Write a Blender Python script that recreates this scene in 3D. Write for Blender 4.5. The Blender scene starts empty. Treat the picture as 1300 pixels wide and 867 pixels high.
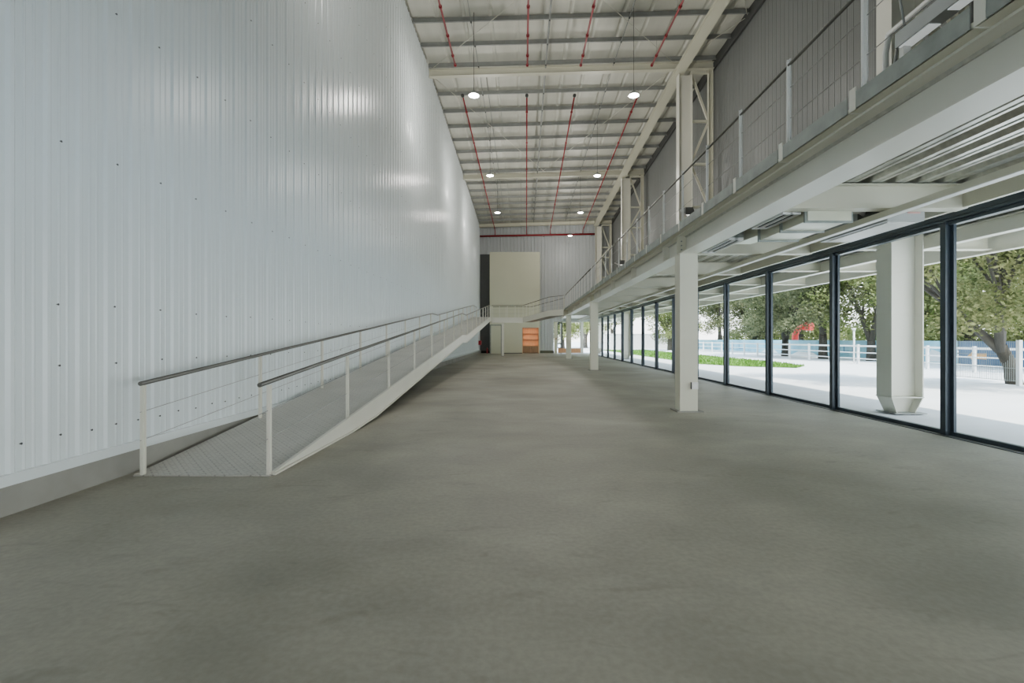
import bpy, math, random
from mathutils import Vector
random.seed(7)
C = bpy.context.scene.collection
PI = math.pi
W = {}                                   # world location of every Empty / mesh origin

# ------------------------------------------------------------------ materials
def mat(name, col, rough=0.5, metal=0.0, var=0.06, scale=3.0, bump=0.0, bscale=None, spec=0.5, stretch=(1, 1, 1), coat=0.0, col2=None, detail=4):
    m = bpy.data.materials.new(name); m.use_nodes = True
    nt = m.node_tree; n = nt.nodes; l = nt.links
    b = n['Principled BSDF']
    b.inputs['Roughness'].default_value = rough; b.inputs['Metallic'].default_value = metal
    b.inputs['Specular IOR Level'].default_value = spec; b.inputs['Coat Weight'].default_value = coat
    tc = n.new('ShaderNodeTexCoord'); mp = n.new('ShaderNodeMapping'); mp.inputs['Scale'].default_value = stretch
    l.new(tc.outputs['Object'], mp.inputs['Vector'])
    nz = n.new('ShaderNodeTexNoise'); nz.inputs['Scale'].default_value = scale; nz.inputs['Detail'].default_value = detail
    l.new(mp.outputs['Vector'], nz.inputs['Vector'])
    r = n.new('ShaderNodeValToRGB')
    a = [max(0, c * (1 - var)) for c in col]; d = [min(1, c * (1 + var)) for c in (col2 or col)]
    r.color_ramp.elements[0].position = 0.3; r.color_ramp.elements[1].position = 0.7
    r.color_ramp.elements[0].color = (*a, 1); r.color_ramp.elements[1].color = (*d, 1)
    l.new(nz.outputs['Fac'], r.inputs['Fac']); l.new(r.outputs['Color'], b.inputs['Base Color'])
    if bump:
        bn = n.new('ShaderNodeTexNoise'); bn.inputs['Scale'].default_value = bscale or scale * 4; bn.inputs['Detail'].default_value = 3
        l.new(mp.outputs['Vector'], bn.inputs['Vector'])
        bp = n.new('ShaderNodeBump'); bp.inputs['Strength'].default_value = bump; bp.inputs['Distance'].default_value = 0.02
        l.new(bn.outputs['Fac'], bp.inputs['Height']); l.new(bp.outputs['Normal'], b.inputs['Normal'])
    return m

def mat_emit(name, col, s):
    m = bpy.data.materials.new(name); m.use_nodes = True
    b = m.node_tree.nodes['Principled BSDF']
    b.inputs['Base Color'].default_value = (*col, 1); b.inputs['Emission Color'].default_value = (*col, 1); b.inputs['Emission Strength'].default_value = s
    return m

def mat_glass():
    m = bpy.data.materials.new('window_glass'); m.use_nodes = True
    nt = m.node_tree; n = nt.nodes; l = nt.links
    n.remove(n['Principled BSDF'])
    t = n.new('ShaderNodeBsdfTransparent'); t.inputs['Color'].default_value = (0.93, 0.965, 0.95, 1)
    g = n.new('ShaderNodeBsdfGlossy'); g.inputs['Roughness'].default_value = 0.0
    lw = n.new('ShaderNodeLayerWeight'); lw.inputs['Blend'].default_value = 0.5
    pw = n.new('ShaderNodeMath'); pw.operation = 'POWER'; pw.inputs[1].default_value = 6.2; l.new(lw.outputs['Facing'], pw.inputs[0])
    f = n.new('ShaderNodeMapRange'); f.inputs['To Min'].default_value = 0.03; f.inputs['To Max'].default_value = 0.38; l.new(pw.outputs[0], f.inputs['Value'])
    x = n.new('ShaderNodeMixShader')
    l.new(f.outputs[0], x.inputs[0]); l.new(t.outputs[0], x.inputs[1]); l.new(g.outputs[0], x.inputs[2])
    l.new(x.outputs[0], n['Material Output'].inputs['Surface'])
    return m

def mat_floor():
    m = bpy.data.materials.new('concrete_floor'); m.use_nodes = True
    nt = m.node_tree; n = nt.nodes; l = nt.links; b = n['Principled BSDF']
    tc = n.new('ShaderNodeTexCoord')
    def noise(s, d, st=(1, 1, 1), dist=0.0):
        mp = n.new('ShaderNodeMapping'); mp.inputs['Scale'].default_value = st
        l.new(tc.outputs['Object'], mp.inputs['Vector'])
        z = n.new('ShaderNodeTexNoise'); z.inputs['Scale'].default_value = s; z.inputs['Detail'].default_value = d; z.inputs['Distortion'].default_value = dist
        l.new(mp.outputs['Vector'], z.inputs['Vector']); return z
    big = noise(0.35, 5, (1, 1, 1), 0.6); mid = noise(1.3, 6, (0.7, 1.1, 1), 0.5); fine = noise(26, 4); scr = noise(4, 6, (0.6, 1.4, 1), 1.2)
    r1 = n.new('ShaderNodeValToRGB'); r1.color_ramp.elements[0].position = 0.3; r1.color_ramp.elements[1].position = 0.72
    r1.color_ramp.elements[0].color = (*FLOOR_A, 1); r1.color_ramp.elements[1].color = (*FLOOR_B, 1)
    l.new(big.outputs['Fac'], r1.inputs['Fac'])
    def mul(prev, z, lo, hi, p0=0.35, p1=0.65):
        r = n.new('ShaderNodeMapRange'); r.inputs['From Min'].default_value = p0; r.inputs['From Max'].default_value = p1
        r.inputs['To Min'].default_value = lo; r.inputs['To Max'].default_value = hi
        l.new(z, r.inputs['Value'])
        x = n.new('ShaderNodeMix'); x.data_type = 'RGBA'; x.blend_type = 'MULTIPLY'; x.inputs['Factor'].default_value = 1
        l.new(prev, x.inputs['A']); l.new(r.outputs[0], x.inputs['B']); return x.outputs['Result']
    c = mul(r1.outputs['Color'], mid.outputs['Fac'], 0.86, 1.1)
    c = mul(c, fine.outputs['Fac'], 0.93, 1.06)
    c = mul(c, scr.outputs['Fac'], 0.86, 1.0, 0.28, 0.4)
    # saw-cut joints
    sep = n.new('ShaderNodeSeparateXYZ'); l.new(tc.outputs['Object'], sep.inputs[0])
    for ax, per, off in (('Y', 12.0, 3.0),):
        a = n.new('ShaderNodeMath'); a.operation = 'ADD'; a.inputs[1].default_value = off + 60; l.new(sep.outputs[ax], a.inputs[0])
        md = n.new('ShaderNodeMath'); md.operation = 'PINGPONG'; md.inputs[1].default_value = per / 2; l.new(a.outputs[0], md.inputs[0])
        c = mul(c, md.outputs[0], 0.8, 1.0, 0.004, 0.012)
    l.new(c, b.inputs['Base Color'])
    rr = n.new('ShaderNodeMapRange'); rr.inputs['To Min'].default_value = 0.42; rr.inputs['To Max'].default_value = 0.7
    l.new(mid.outputs['Fac'], rr.inputs['Value']); l.new(rr.outputs[0], b.inputs['Roughness'])
    b.inputs['Specular IOR Level'].default_value = 0.35
    bp = n.new('ShaderNodeBump'); bp.inputs['Strength'].default_value = 0.12; bp.inputs['Distance'].default_value = 0.01
    l.new(fine.outputs['Fac'], bp.inputs['Height']); l.new(bp.outputs['Normal'], b.inputs['Normal'])
    return m

def mat_checker():
    """tread plate: two crossing sets of short raised bars"""
    m = mat('checker_plate', (0.40, 0.39, 0.355), 0.42, 0.25, 0.10, 1.2, spec=0.5)
    nt = m.node_tree; n = nt.nodes; l = nt.links; b = n['Principled BSDF']
    tc = n.new('ShaderNodeTexCoord'); hs = []
    for ang in (PI / 4, -PI / 4):
        mp = n.new('ShaderNodeMapping'); mp.inputs['Rotation'].default_value = (0, 0, ang); mp.inputs['Scale'].default_value = (1, 1, 0)
        l.new(tc.outputs['Object'], mp.inputs['Vector'])
        br = n.new('ShaderNodeTexBrick'); br.inputs['Scale'].default_value = 7; br.inputs['Mortar Size'].default_value = 0.075; br.inputs['Mortar Smooth'].default_value = 0.6
        br.inputs['Brick Width'].default_value = 0.9; br.inputs['Row Height'].default_value = 0.3
        l.new(mp.outputs['Vector'], br.inputs['Vector']); hs.append(br.outputs['Fac'])
    mx = n.new('ShaderNodeMath'); mx.operation = 'MULTIPLY'; l.new(hs[0], mx.inputs[0]); l.new(hs[1], mx.inputs[1])
    old = b.inputs['Base Color'].links[0].from_socket
    mr = n.new('ShaderNodeMapRange'); mr.inputs['To Min'].default_value = 1.12; mr.inputs['To Max'].default_value = 0.80; l.new(mx.outputs[0], mr.inputs['Value'])
    cm = n.new('ShaderNodeMix'); cm.data_type = 'RGBA'; cm.blend_type = 'MULTIPLY'; cm.inputs['Factor'].default_value = 1
    l.new(old, cm.inputs['A']); l.new(mr.outputs[0], cm.inputs['B']); l.new(cm.outputs['Result'], b.inputs['Base Color'])
    bp = n.new('ShaderNodeBump'); bp.inputs['Strength'].default_value = 0.6; bp.inputs['Distance'].default_value = 0.01; bp.invert = True
    l.new(mx.outputs[0], bp.inputs['Height']); l.new(bp.outputs['Normal'], b.inputs['Normal'])
    return m

def mat_leaf(name, c1, c2, scale=1.2):
    m = bpy.data.materials.new(name); m.use_nodes = True
    nt = m.node_tree; n = nt.nodes; l = nt.links
    n.remove(n['Principled BSDF'])
    tc = n.new('ShaderNodeTexCoord'); nz = n.new('ShaderNodeTexNoise'); nz.inputs['Scale'].default_value = scale; nz.inputs['Detail'].default_value = 6; nz.inputs['Roughness'].default_value = 0.75
    l.new(tc.outputs['Object'], nz.inputs['Vector'])
    r = n.new('ShaderNodeValToRGB'); r.color_ramp.elements[0].position = 0.38; r.color_ramp.elements[1].position = 0.64
    r.color_ramp.elements[0].color = (*c1, 1); r.color_ramp.elements[1].color = (*c2, 1)
    l.new(nz.outputs['Fac'], r.inputs['Fac'])
    d = n.new('ShaderNodeBsdfDiffuse'); t = n.new('ShaderNodeBsdfTranslucent'); x = n.new('ShaderNodeMixShader'); x.inputs[0].default_value = 0.4
    l.new(r.outputs['Color'], d.inputs['Color']); l.new(r.outputs['Color'], t.inputs['Color'])
    l.new(d.outputs[0], x.inputs[1]); l.new(t.outputs[0], x.inputs[2]); l.new(x.outputs[0], n['Material Output'].inputs['Surface'])
    return m

FLOOR_A = (0.215, 0.204, 0.164); FLOOR_B = (0.375, 0.358, 0.300)
M = dict(
    wall=mat('white_wall_sheet', (0.70, 0.757, 0.77), 0.25, 0, 0.02, 0.6, bump=0.03, bscale=0.9, spec=0.38),
    wall_end=mat('grey_wall_sheet', (0.50, 0.52, 0.53), 0.4, 0, 0.03, 0.6),
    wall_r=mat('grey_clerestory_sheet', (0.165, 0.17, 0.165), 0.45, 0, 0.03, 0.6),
    screw=mat('screw_heads', (0.05, 0.055, 0.055), 0.5, 0.3),
    steel=mat('cream_painted_steel', (0.62, 0.605, 0.49), 0.42, 0, 0.03, 1.2),
    steel2=mat('light_painted_steel', (0.675, 0.662, 0.58), 0.35, 0, 0.03, 1.2),
    white=mat('white_painted_steel', (0.80, 0.80, 0.775), 0.4, 0, 0.02, 2),
    galv=mat('galvanised_steel', (0.25, 0.275, 0.255), 0.5, 0.35, 0.22, 5, detail=6),
    galv_d=mat('dull_galvanised_steel', (0.30, 0.31, 0.30), 0.5, 0.3, 0.1, 3),
    deckm=mat('steel_decking', (0.50, 0.50, 0.46), 0.28, 0.7, 0.15, 14, stretch=(1, 1, 1)),
    roof=mat('silver_roof_lining', (0.62, 0.615, 0.545), 0.5, 0.1, 0.07, 0.9, bump=0.25, bscale=2.2, stretch=(2.5, 0.5, 1)),
    conc=mat('kerb_concrete', (0.27, 0.265, 0.24), 0.8, 0, 0.12, 2.5, bump=0.1),
    black=mat('black_gap', (0.012, 0.012, 0.012), 0.9),
    dark=mat('dark_flashing', (0.06, 0.062, 0.06), 0.6),
    mull=mat('slate_grey_aluminium', (0.042, 0.058, 0.075), 0.35, 0.2, 0.05, 2),
    red=mat('red_sprinkler_paint', (0.26, 0.006, 0.014), 0.35, 0, 0.05, 2),
    cable=mat('black_cable', (0.03, 0.03, 0.03), 0.6),
    rail=mat('dark_steel_handrail', (0.16, 0.155, 0.14), 0.35, 0.6, 0.06, 4),
    wire=mat('steel_wire', (0.33, 0.33, 0.32), 0.35, 0.6),
    plate=None, floor=None, glass=None,
    board=mat('pale_green_board', (0.60, 0.595, 0.455), 0.6, 0, 0.015, 0.8),
    board2=mat('pale_green_panel', (0.56, 0.565, 0.43), 0.6, 0, 0.015, 0.8),
    wood=mat('warm_oak_veneer', (0.62, 0.33, 0.17), 0.5, 0, 0.12, 2.5, stretch=(6, 6, 0.6)),
    wood_d=mat('brown_oak_veneer', (0.30, 0.17, 0.085), 0.5, 0, 0.15, 3, stretch=(8, 8, 0.6)),
    duct=mat('foil_faced_duct', (0.62, 0.62, 0.50), 0.35, 0.35, 0.06, 4, bump=0.1),
    unit=mat('grey_unit_casing', (0.36, 0.38, 0.38), 0.4, 0.4, 0.05, 3),
    lens=mat_emit('lit_lamp_lens', (1.0, 0.98, 0.92), 40),
    pave=mat('pale_outdoor_paving', (0.68, 0.69, 0.70), 0.8, 0, 0.06, 0.8, stretch=(0.5, 2, 1)),
    grassm=mat('lawn_green', (0.10, 0.22, 0.025), 0.9, 0, 0.35, 3),
    bark=mat('dark_bark', (0.055, 0.048, 0.038), 0.9, 0, 0.3, 6, bump=0.5, stretch=(1, 1, 0.3)),
    fence=mat('white_fence_paint', (0.82, 0.83, 0.83), 0.5, 0, 0.02, 2),
    hoard=mat('navy_blue_hoarding', (0.035, 0.10, 0.20), 0.6, 0, 0.25, 0.9),
    mural=mat('sky_blue_hoarding', (0.10, 0.40, 0.58), 0.6, 0, 0.15, 0.5, col2=(0.30, 0.58, 0.68)),
    mural2=mat('navy_mural_paint', (0.03, 0.17, 0.34), 0.6),
    mural3=mat('white_mural_paint', (0.75, 0.80, 0.82), 0.6),
    orange=mat('orange_arrow_paint', (0.75, 0.36, 0.10), 0.6),
    redsc=mat('red_sculpture_paint', (0.72, 0.035, 0.03), 0.4),
    label=mat('pale_pink_sticker', (0.60, 0.36, 0.33), 0.6),
    plastic=mat('white_plastic', (0.72, 0.72, 0.70), 0.4),
)
M['glass'] = mat_glass(); M['floor'] = mat_floor(); M['plate'] = mat_checker()
LEAF = [mat_leaf('olive_leaves', (0.045, 0.065, 0.018), (0.30, 0.30, 0.14)),
        mat_leaf('bright_leaves', (0.070, 0.11, 0.022), (0.44, 0.46, 0.21)),
        mat_leaf('grey_green_leaves', (0.050, 0.070, 0.028), (0.33, 0.33, 0.19))]

# ------------------------------------------------------------------ mesh builder
class MB:
    def __init__(s): s.v = []; s.f = []; s.sm = []; s.mi = []
    def add(s, vs, fs, smooth=False, mi=0):
        o = len(s.v); s.v += [tuple(p) for p in vs]
        for f in fs: s.f.append([i + o for i in f]); s.sm.append(smooth); s.mi.append(mi)
        return s
    def hexa(s, p, mi=0):
        return s.add(p, [(3, 2, 1, 0), (4, 5, 6, 7), (0, 1, 5, 4), (1, 2, 6, 5), (2, 3, 7, 6), (3, 0, 4, 7)], mi=mi)
    def box(s, x0, x1, y0, y1, z0, z1, mi=0):
        return s.hexa([(x0, y0, z0), (x1, y0, z0), (x1, y1, z0), (x0, y1, z0), (x0, y0, z1), (x1, y0, z1), (x1, y1, z1), (x0, y1, z1)], mi)
    def prism(s, prof, p, q, up=(0, 0, 1), mi=0):
        """closed 2-D outline (side, up) extruded from p to q"""
        p, q = Vector(p), Vector(q); d = (q - p).normalized(); up = Vector(up)
        sd = d.cross(up).normalized(); u = sd.cross(d).normalized(); k = len(prof)
        vs = [p + sd * a + u * b for a, b in prof] + [q + sd * a + u * b for a, b in prof]
        fs = [(i, (i + 1) % k, k + (i + 1) % k, k + i) for i in range(k)] + [tuple(range(k - 1, -1, -1)), tuple(range(k, 2 * k))]
        return s.add(vs, fs, mi=mi)
    def bar(s, p, q, w, h, up=(0, 0, 1), mi=0):
        return s.prism([(-w / 2, -h / 2), (w / 2, -h / 2), (w / 2, h / 2), (-w / 2, h / 2)], p, q, up, mi)
    def ibeam(s, p, q, w, h, t=0.016, up=(0, 0, 1)):
        """p, q at mid-height; w flange width, h total depth"""
        a, b, c = w / 2, h / 2, t * 0.6
        return s.prism([(-a, -b), (a, -b), (a, -b + t), (c, -b + t), (c, b - t), (a, b - t), (a, b), (-a, b), (-a, b - t), (-c, b - t), (-c, -b + t), (-a, -b + t)], p, q, up)
    def channel(s, p, q, w, h, t=0.01, up=(0, 0, 1), flip=1):
        a, b = w * flip, h / 2
        pr = [(0, -b), (a, -b), (a, -b + t), (t * flip, -b + t), (t * flip, b - t), (a, b - t), (a, b), (0, b)]
        if flip < 0: pr = pr[::-1]
        return s.prism(pr, p, q, up)
    def tube(s, pts, r, seg=8, cap=True, mi=0):
        pts = [Vector(p) for p in pts]; n = len(pts); rs = r if isinstance(r, (list, tuple)) else [r] * n
        vs = []; ref = None
        for i, p in enumerate(pts):
            d = (pts[min(i + 1, n - 1)] - pts[max(i - 1, 0)]).normalized()
            if ref is None:
                ref = Vector((0, 0, 1)) if abs(d.z) < 0.9 else Vector((1, 0, 0))
            a = d.cross(ref).normalized(); b = a.cross(d).normalized(); ref = b
            vs += [p + (a * math.cos(2 * PI * k / seg) + b * math.sin(2 * PI * k / seg)) * rs[i] for k in range(seg)]
        fs = [(i * seg + k, (i + 1) * seg + k, (i + 1) * seg + (k + 1) % seg, i * seg + (k + 1) % seg) for i in range(n - 1) for k in range(seg)]
        s.add(vs, fs, True, mi)
        if cap:
            o = len(s.v) - n * seg
            for fc in ([o + k for k in range(seg)], [o + (n - 1) * seg + k for k in range(seg - 1, -1, -1)]): s.f.append(fc); s.sm.append(False); s.mi.append(mi)
        return s
    def lathe(s, c, prof, seg=16, mi=0):
        c = Vector(c); n = len(prof)
        vs = [c + Vector((r * math.cos(2 * PI * k / seg), r * math.sin(2 * PI * k / seg), z)) for r, z in prof for k in range(seg)]
        fs = [(i * seg + k, i * seg + (k + 1) % seg, (i + 1) * seg + (k + 1) % seg, (i + 1) * seg + k) for i in range(n - 1) for k in range(seg)]
        return s.add(vs, fs, True, mi)
    def build(s, name, m, parent=None, loc=None):
        off = Vector(W[parent.name]) if parent else Vector(loc or (0, 0, 0))
        me = bpy.data.meshes.new(name)
        me.from_pydata([tuple(Vector(p) - off) for p in s.v], [], s.f)
        for mm in (m if isinstance(m, (list, tuple)) else [m]): me.materials.append(mm)
        me.polygons.foreach_set('use_smooth', s.sm); me.polygons.foreach_set('material_index', s.mi)
        me.update()
        o = bpy.data.objects.new(name, me); C.objects.link(o)
        if parent: o.parent = parent
        else: o.location = off
        W[o.name] = off
        return o

def tag(o, label=None, cat=None, group=None, kind=None):
    for k, v in (('label', label), ('category', cat), ('group', group), ('kind', kind)):
        if v: o[k] = v
    return o
def thing(name, label, cat, loc=(0, 0, 0), group=None):
    o = bpy.data.objects.new(name, None); C.objects.link(o); o.location = loc; W[o.name] = Vector(loc)
    o.empty_display_size = 0.2
    return tag(o, label, cat, group)
def part_empty(name, parent):
    o = bpy.data.objects.new(name, None); C.objects.link(o); o.parent = parent; W[o.name] = Vector(W[parent.name]); return o
def struct(o): o['kind'] = 'structure'; return o
ORD = 'first second third fourth fifth sixth seventh eighth ninth tenth eleventh twelfth thirteenth fourteenth fifteenth sixteenth'.split()

# ------------------------------------------------------------------ key dimensions
XL, XG, XR = -4.2, 6.2, 8.6            # left wall, glazing line, clerestory wall
Y0, Y1 = -7.0, 46.0                    # hall from behind the camera to the far end wall
FR = [9.0, 21.0, 33.0, 45.0]           # frames
def ridge(y): return 13.5 - (0.042 * (y - 21) if y > 21 else 0.016 * (21 - y))
def roofz(x, y): return ridge(y) + 0.0287 * (x - XL)
DECK = 3.45

# ------------------------------------------------------------------ shell
struct(MB().box(XL - 0.3, XG + 0.08, Y0, Y1 + 0.1, -0.2, 0.0).build('floor', M['floor']))

def sheet_profile(a0, a1, per=0.30):
    """(along, out) points of a ribbed cladding sheet"""
    out = []; a = a0
    while a < a1:
        out += [(a, 0), (a + per * .10, 0), (a + per * .18, .021), (a + per * .28, .021), (a + per * .36, 0), (a + per * .54, 0), (a + per * .57, .006), (a + per * .61, .006), (a + per * .64, 0), (a + per * .80, 0), (a + per * .83, .006), (a + per * .87, .006), (a + per * .90, 0)]
        a += per
    return out
b = MB()
pr = sheet_profile(Y0, Y1); vs = []
for y, o in pr: vs += [(XL + o, y, 0.30), (XL + o, y, roofz(XL, y) - 0.05)]
b.add(vs, [(2 * i, 2 * i + 2, 2 * i + 3, 2 * i + 1) for i in range(len(pr) - 1)])
for z in (0.52, 1.15, 1.72, 3.2, 4.75, 6.3, 7.85, 9.4, 10.95, 12.4):          # rows of self-drilling screws
    y = Y0 + 0.47
    while y < Y1 - 0.3:
        yy = y + random.uniform(-.03, .03); zz = z + random.uniform(-.012, .012)
        b.add([(XL + .004, yy - .011, zz), (XL + .018, yy, zz - .011), (XL + .018, yy, zz + .011), (XL + .004, yy + .011, zz)], [(0, 1, 2), (1, 3, 2)], mi=1)
        b.add([(XL + .016, yy + .011 * math.cos(k * PI / 3), zz + .011 * math.sin(k * PI / 3)) for k in range(6)], [tuple(range(6))], mi=1)
        y += 0.30 if z < 0.6 else 0.60
struct(b.build('wall_left', [M['wall'], M['screw']]))
struct(MB().hexa([(XL - .05, Y0, 12.4), (XL - .01, Y0, 12.4), (XL - .01, Y1, 11.9), (XL - .05, Y1, 11.9), (XL - .05, Y0, 13.5), (XL - .01, Y0, 13.5), (XL - .01, Y1, 13.5), (XL - .05, Y1, 13.5)]).build('trim_1', M['black']))
struct(MB().box(XL - .3, XL + .12, Y0, Y1, 0.0, 0.235).build('baseboard_left', M['conc']))
struct(MB().hexa([(XL - .1, Y0, .235), (XL + .135, Y0, .235), (XL + .135, Y1, .235), (XL - .1, Y1, .235), (XL - .1, Y0, .30), (XL + .05, Y0, .30), (XL + .05, Y1, .30), (XL - .1, Y1, .30)]).build('trim_2', M['wall']))

# end wall: full width above 3.05, solid only left of the glazed corner below
b = MB(); pr = sheet_profile(XL, XR, 0.33); vs = []
for x, o in pr:
    zb = 0.0 if x < 3.0 else 3.05
    vs += [(x, Y1 - o * 3.6, zb), (x, Y1 - o * 3.6, roofz(x, Y1) - .02)]
b.add(vs, [(2 * i, 2 * i + 2, 2 * i + 3, 2 * i + 1) for i in range(len(pr) - 1) if not (pr[i][0] < 3.0 <= pr[i + 1][0])])
b.box(XL, XR, Y1 + .06, Y1 + .12, 3.05, 14); b.box(XL, 3.0, Y1 + .06, Y1 + .12, 0, 3.05)
struct(b.build('wall_end', M['wall_end']))
struct(MB().box(1.65, 3.0, Y1 - .14, Y1 - .02, 0, .25).build('baseboard_end', mat('dark_olive_kerb', (.085, .085, .06), .8)))
struct(MB().box(XL + .14, -3.2, Y1 - .14, Y1 - .02, 0, .22).build('baseboard_corner', M['black']))

struct(MB().box(XL + .03, -3.14, Y1 - .09, Y1 - .05, 0, 9.6).build('wall_corner_shade', mat('painted_shade_sheet', (.085, .09, .09), .6)))  # flat dark sheet that paints the shade left of the block
# clerestory wall above the mezzanine
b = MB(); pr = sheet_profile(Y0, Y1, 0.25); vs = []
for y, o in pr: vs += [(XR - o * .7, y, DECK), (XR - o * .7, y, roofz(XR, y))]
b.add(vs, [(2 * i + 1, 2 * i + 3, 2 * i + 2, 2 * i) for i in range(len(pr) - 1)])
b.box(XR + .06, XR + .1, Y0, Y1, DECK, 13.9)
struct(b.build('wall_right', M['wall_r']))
struct(MB().hexa([(XR - .12, Y0, 12.95), (XR - .03, Y0, 12.95), (XR - .03, 21, 13.42), (XR - .12, 21, 13.42), (XR - .12, Y0, 13.8), (XR - .03, Y0, 13.8), (XR - .03, 21, 13.86), (XR - .12, 21, 13.86)])
       .hexa([(XR - .12, 21, 13.42), (XR - .03, 21, 13.42), (XR - .03, Y1, 12.40), (XR - .12, Y1, 12.40), (XR - .12, 21, 13.86), (XR - .03, 21, 13.86), (XR - .03, Y1, 12.82), (XR - .12, Y1, 12.82)]).build('trim_3', M['dark']))
# wall behind the camera with an unseen opening, added to let sky light in
b = MB(); b.box(XL - .1, -3.6, Y0 - .12, Y0, 0, 13.3); b.box(7.0, XR, Y0 - .12, Y0, DECK, 13.7); b.box(-3.6, 7.0, Y0 - .12, Y0, 2.3, 13.6)
struct(b.build('wall_front', M['wall_end']))

# roof lining, sagging a little between the purlins
PUR = [20.75 - 1.5 * k for k in range(5)][::-1] + [23.0 + 1.6 * k for k in range(7)] + [34.7 + 1.55 * k for k in range(7)]
ys = sorted(set([Y0, -4, -1, 2, 5, 8, 11, 13.5, 21, 21.9, 33.6, 45.3, Y1 + .1] + [round(p, 3) for p in PUR] + [round((PUR[i] + PUR[i + 1]) / 2, 3) for i in range(len(PUR) - 1)]))
xs = []; x = XL - .1
while x < XR + .1: xs += [(x, 0), (x + .06, .035), (x + .12, .035), (x + .18, 0), (x + .9, 0)]; x += 1.0
xs = [q for q in xs if q[0] <= XR + .15]
b = MB(); vs = []
def isp(y): return any(abs(y - p) < .01 for p in PUR) or y in (21,)
for y in ys:
    for x, o in xs: vs.append((x, y, roofz(x, y) + o + (0.0 if isp(y) else -.025)))
k = len(xs)
b.add(vs, [(j * k + i, (j + 1) * k + i, (j + 1) * k + i + 1, j * k + i + 1) for j in range(len(ys) - 1) for i in range(k - 1)])
b.add([(XL - .3, Y0 - .2, 13.75), (XR + .4, Y0 - .2, 14.1), (XR + .4, 21, 14.1), (XL - .3, 21, 13.75), (XL - .3, Y1 + .3, 12.8), (XR + .4, Y1 + .3, 13.1)], [(0, 1, 2, 3), (3, 2, 5, 4)])
struct(b.build('ceiling', M['roof']))

# ------------------------------------------------------------------ roof steel
names = {9.0: 'nearest', 21.0: 'second', 33.0: 'third', 45.0: 'last'}
WHERE = {21.0: 'nearest cream roof beam crossing the ceiling above the first pendant lamps', 33.0: 'cream roof beam crossing the ceiling midway down the hall', 45.0: 'cream roof beam at the far end, just in front of the end wall'}
for y in FR[1:]:
    zl, zr = roofz(XL, y) - .19, roofz(XR, y) - .19
    t = thing('roof_beam', WHERE[y], 'roof beam', (2, y, zl - .3), 'roof beams')
    MB().ibeam((XL + .03, y, zl - .15), (XR - .15, y, zr - .15), .22, .30, .02).build('beam_body', M['steel'], t)
    for x in (-1.9, 0.7, 3.4, 6.0):
        z = roofz(x, y) - .19; MB().box(x - .06, x + .06, y - .05, y + .05, z, z + .012).build('purlin_cleat', M['galv_d'], t)
bays = [('on the camera side of the nearest beam', [p for p in PUR if p < 21]), ('past the nearest roof beam', [p for p in PUR if 21 < p < 33]), ('past the middle roof beam', [p for p in PUR if p > 33])]
for where, ps in bays:
    for i, y in enumerate(ps):
        if y < 15.5: continue
        n_ = len([q for q in ps if q >= 15.5]); idx = i - (len(ps) - n_)
        p0, p1 = (XL + .05, y, roofz(XL, y) - .105), (XR - .14, y, roofz(XR, y) - .105)
        h = .10
        prof = [(.0, -h), (.06, -h), (.06, -h + .02), (.054, -h + .02), (.054, -h + .006), (.006, -h + .006), (.006, h - .006), (.006, h), (-.06, h), (-.06, h - .006), (0, h - .006)]
        p0 = (p0[0], y, p0[2] - .015); p1 = (p1[0], y, p1[2] - .015)
        o = MB().prism(prof, p0, p1).build('roof_purlin', M['galv_d'], loc=(2, y, roofz(2, y) - .2))
        tag(o, '%s grey roof purlin %s' % (ORD[idx], where), 'purlin', 'grey roof purlins')
# eaves struts on the column line
for i, (a, c) in enumerate(((Y0, 21.0), (21.0, 33.0), (33.0, 45.0))):
    z0, z1 = roofz(6.95, a) - .68, roofz(6.95, c) - .68
    lo = .25
    lab = ('wide cream strut running overhead from the camera to the nearest lattice column top', 'cream strut between the tops of the nearest and middle lattice columns', 'cream strut between the tops of the middle and farthest lattice columns')[i]
    o = MB().ibeam((6.92, a + (.0 if i == 0 else .01), z0 + .07), (6.92, c - .01, z1 + .07), .44, .16, .02).build('eaves_strut', M['steel'], loc=(6.92, (a + c) / 2, (z0 + z1) / 2))
    tag(o, lab, 'strut', 'eaves struts')
# sag rods / conduits along the roof
for x, r, nm, lb in ((-1.95, .012, 'conduit', 'dark thin conduit along the roof on the left, beside the first sprinkler pipe'), (1.0, .04, 'sag_bar', 'grey flat sag bar along the middle of the roof between two red pipes'), (4.0, .02, 'conduit', 'pale conduit along the roof near the right hand row of lamps')):
    pts = [(x, y, roofz(x, y) - .20) for y in (15.0, 20.9, 21.2, 33.0, 44.8)]
    t = thing(nm, lb, 'conduit' if nm == 'conduit' else 'bar', (x, 15, 13.2))
    MB().tube(pts, r, 6).build('rod', M['galv_d'], t)
    for y in PUR:
        if y > 15.5: MB().box(x - .03, x + .03, y - .04, y + .04, roofz(x, y) - .245, roofz(x, y) - .215).build('clip', M['dark'], t)
o = MB().tube([(-1.68, y, roofz(-1.68, y) - .20) for y in (21.2, 33.0, 44.8)], .014, 6).build('conduit', M['galv_d'], loc=(-1.68, 21.2, 13.2))
tag(o, 'second thin conduit beside the dark one, left of the roof past the nearest beam', 'conduit')
def rod(p, q, lb):
    d_ = .28 if q[0] > p[0] else .32
    P = (p[0], p[1], roofz(*p) - d_); Q = (q[0], q[1], roofz(*q) - d_)
    tag(MB().tube([P, Q], .013, 6).build('brace_rod', M['steel2'], loc=P), lb, 'brace rod', 'diagonal roof brace rods')
rod((-3.9, 20.6), (1.2, 15.0), 'pale diagonal brace rod crossing the roof at upper left before the nearest beam')
rod((6.5, 20.6), (1.9, 15.6), 'pale diagonal brace rod crossing the roof at upper right before the nearest beam')
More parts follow.
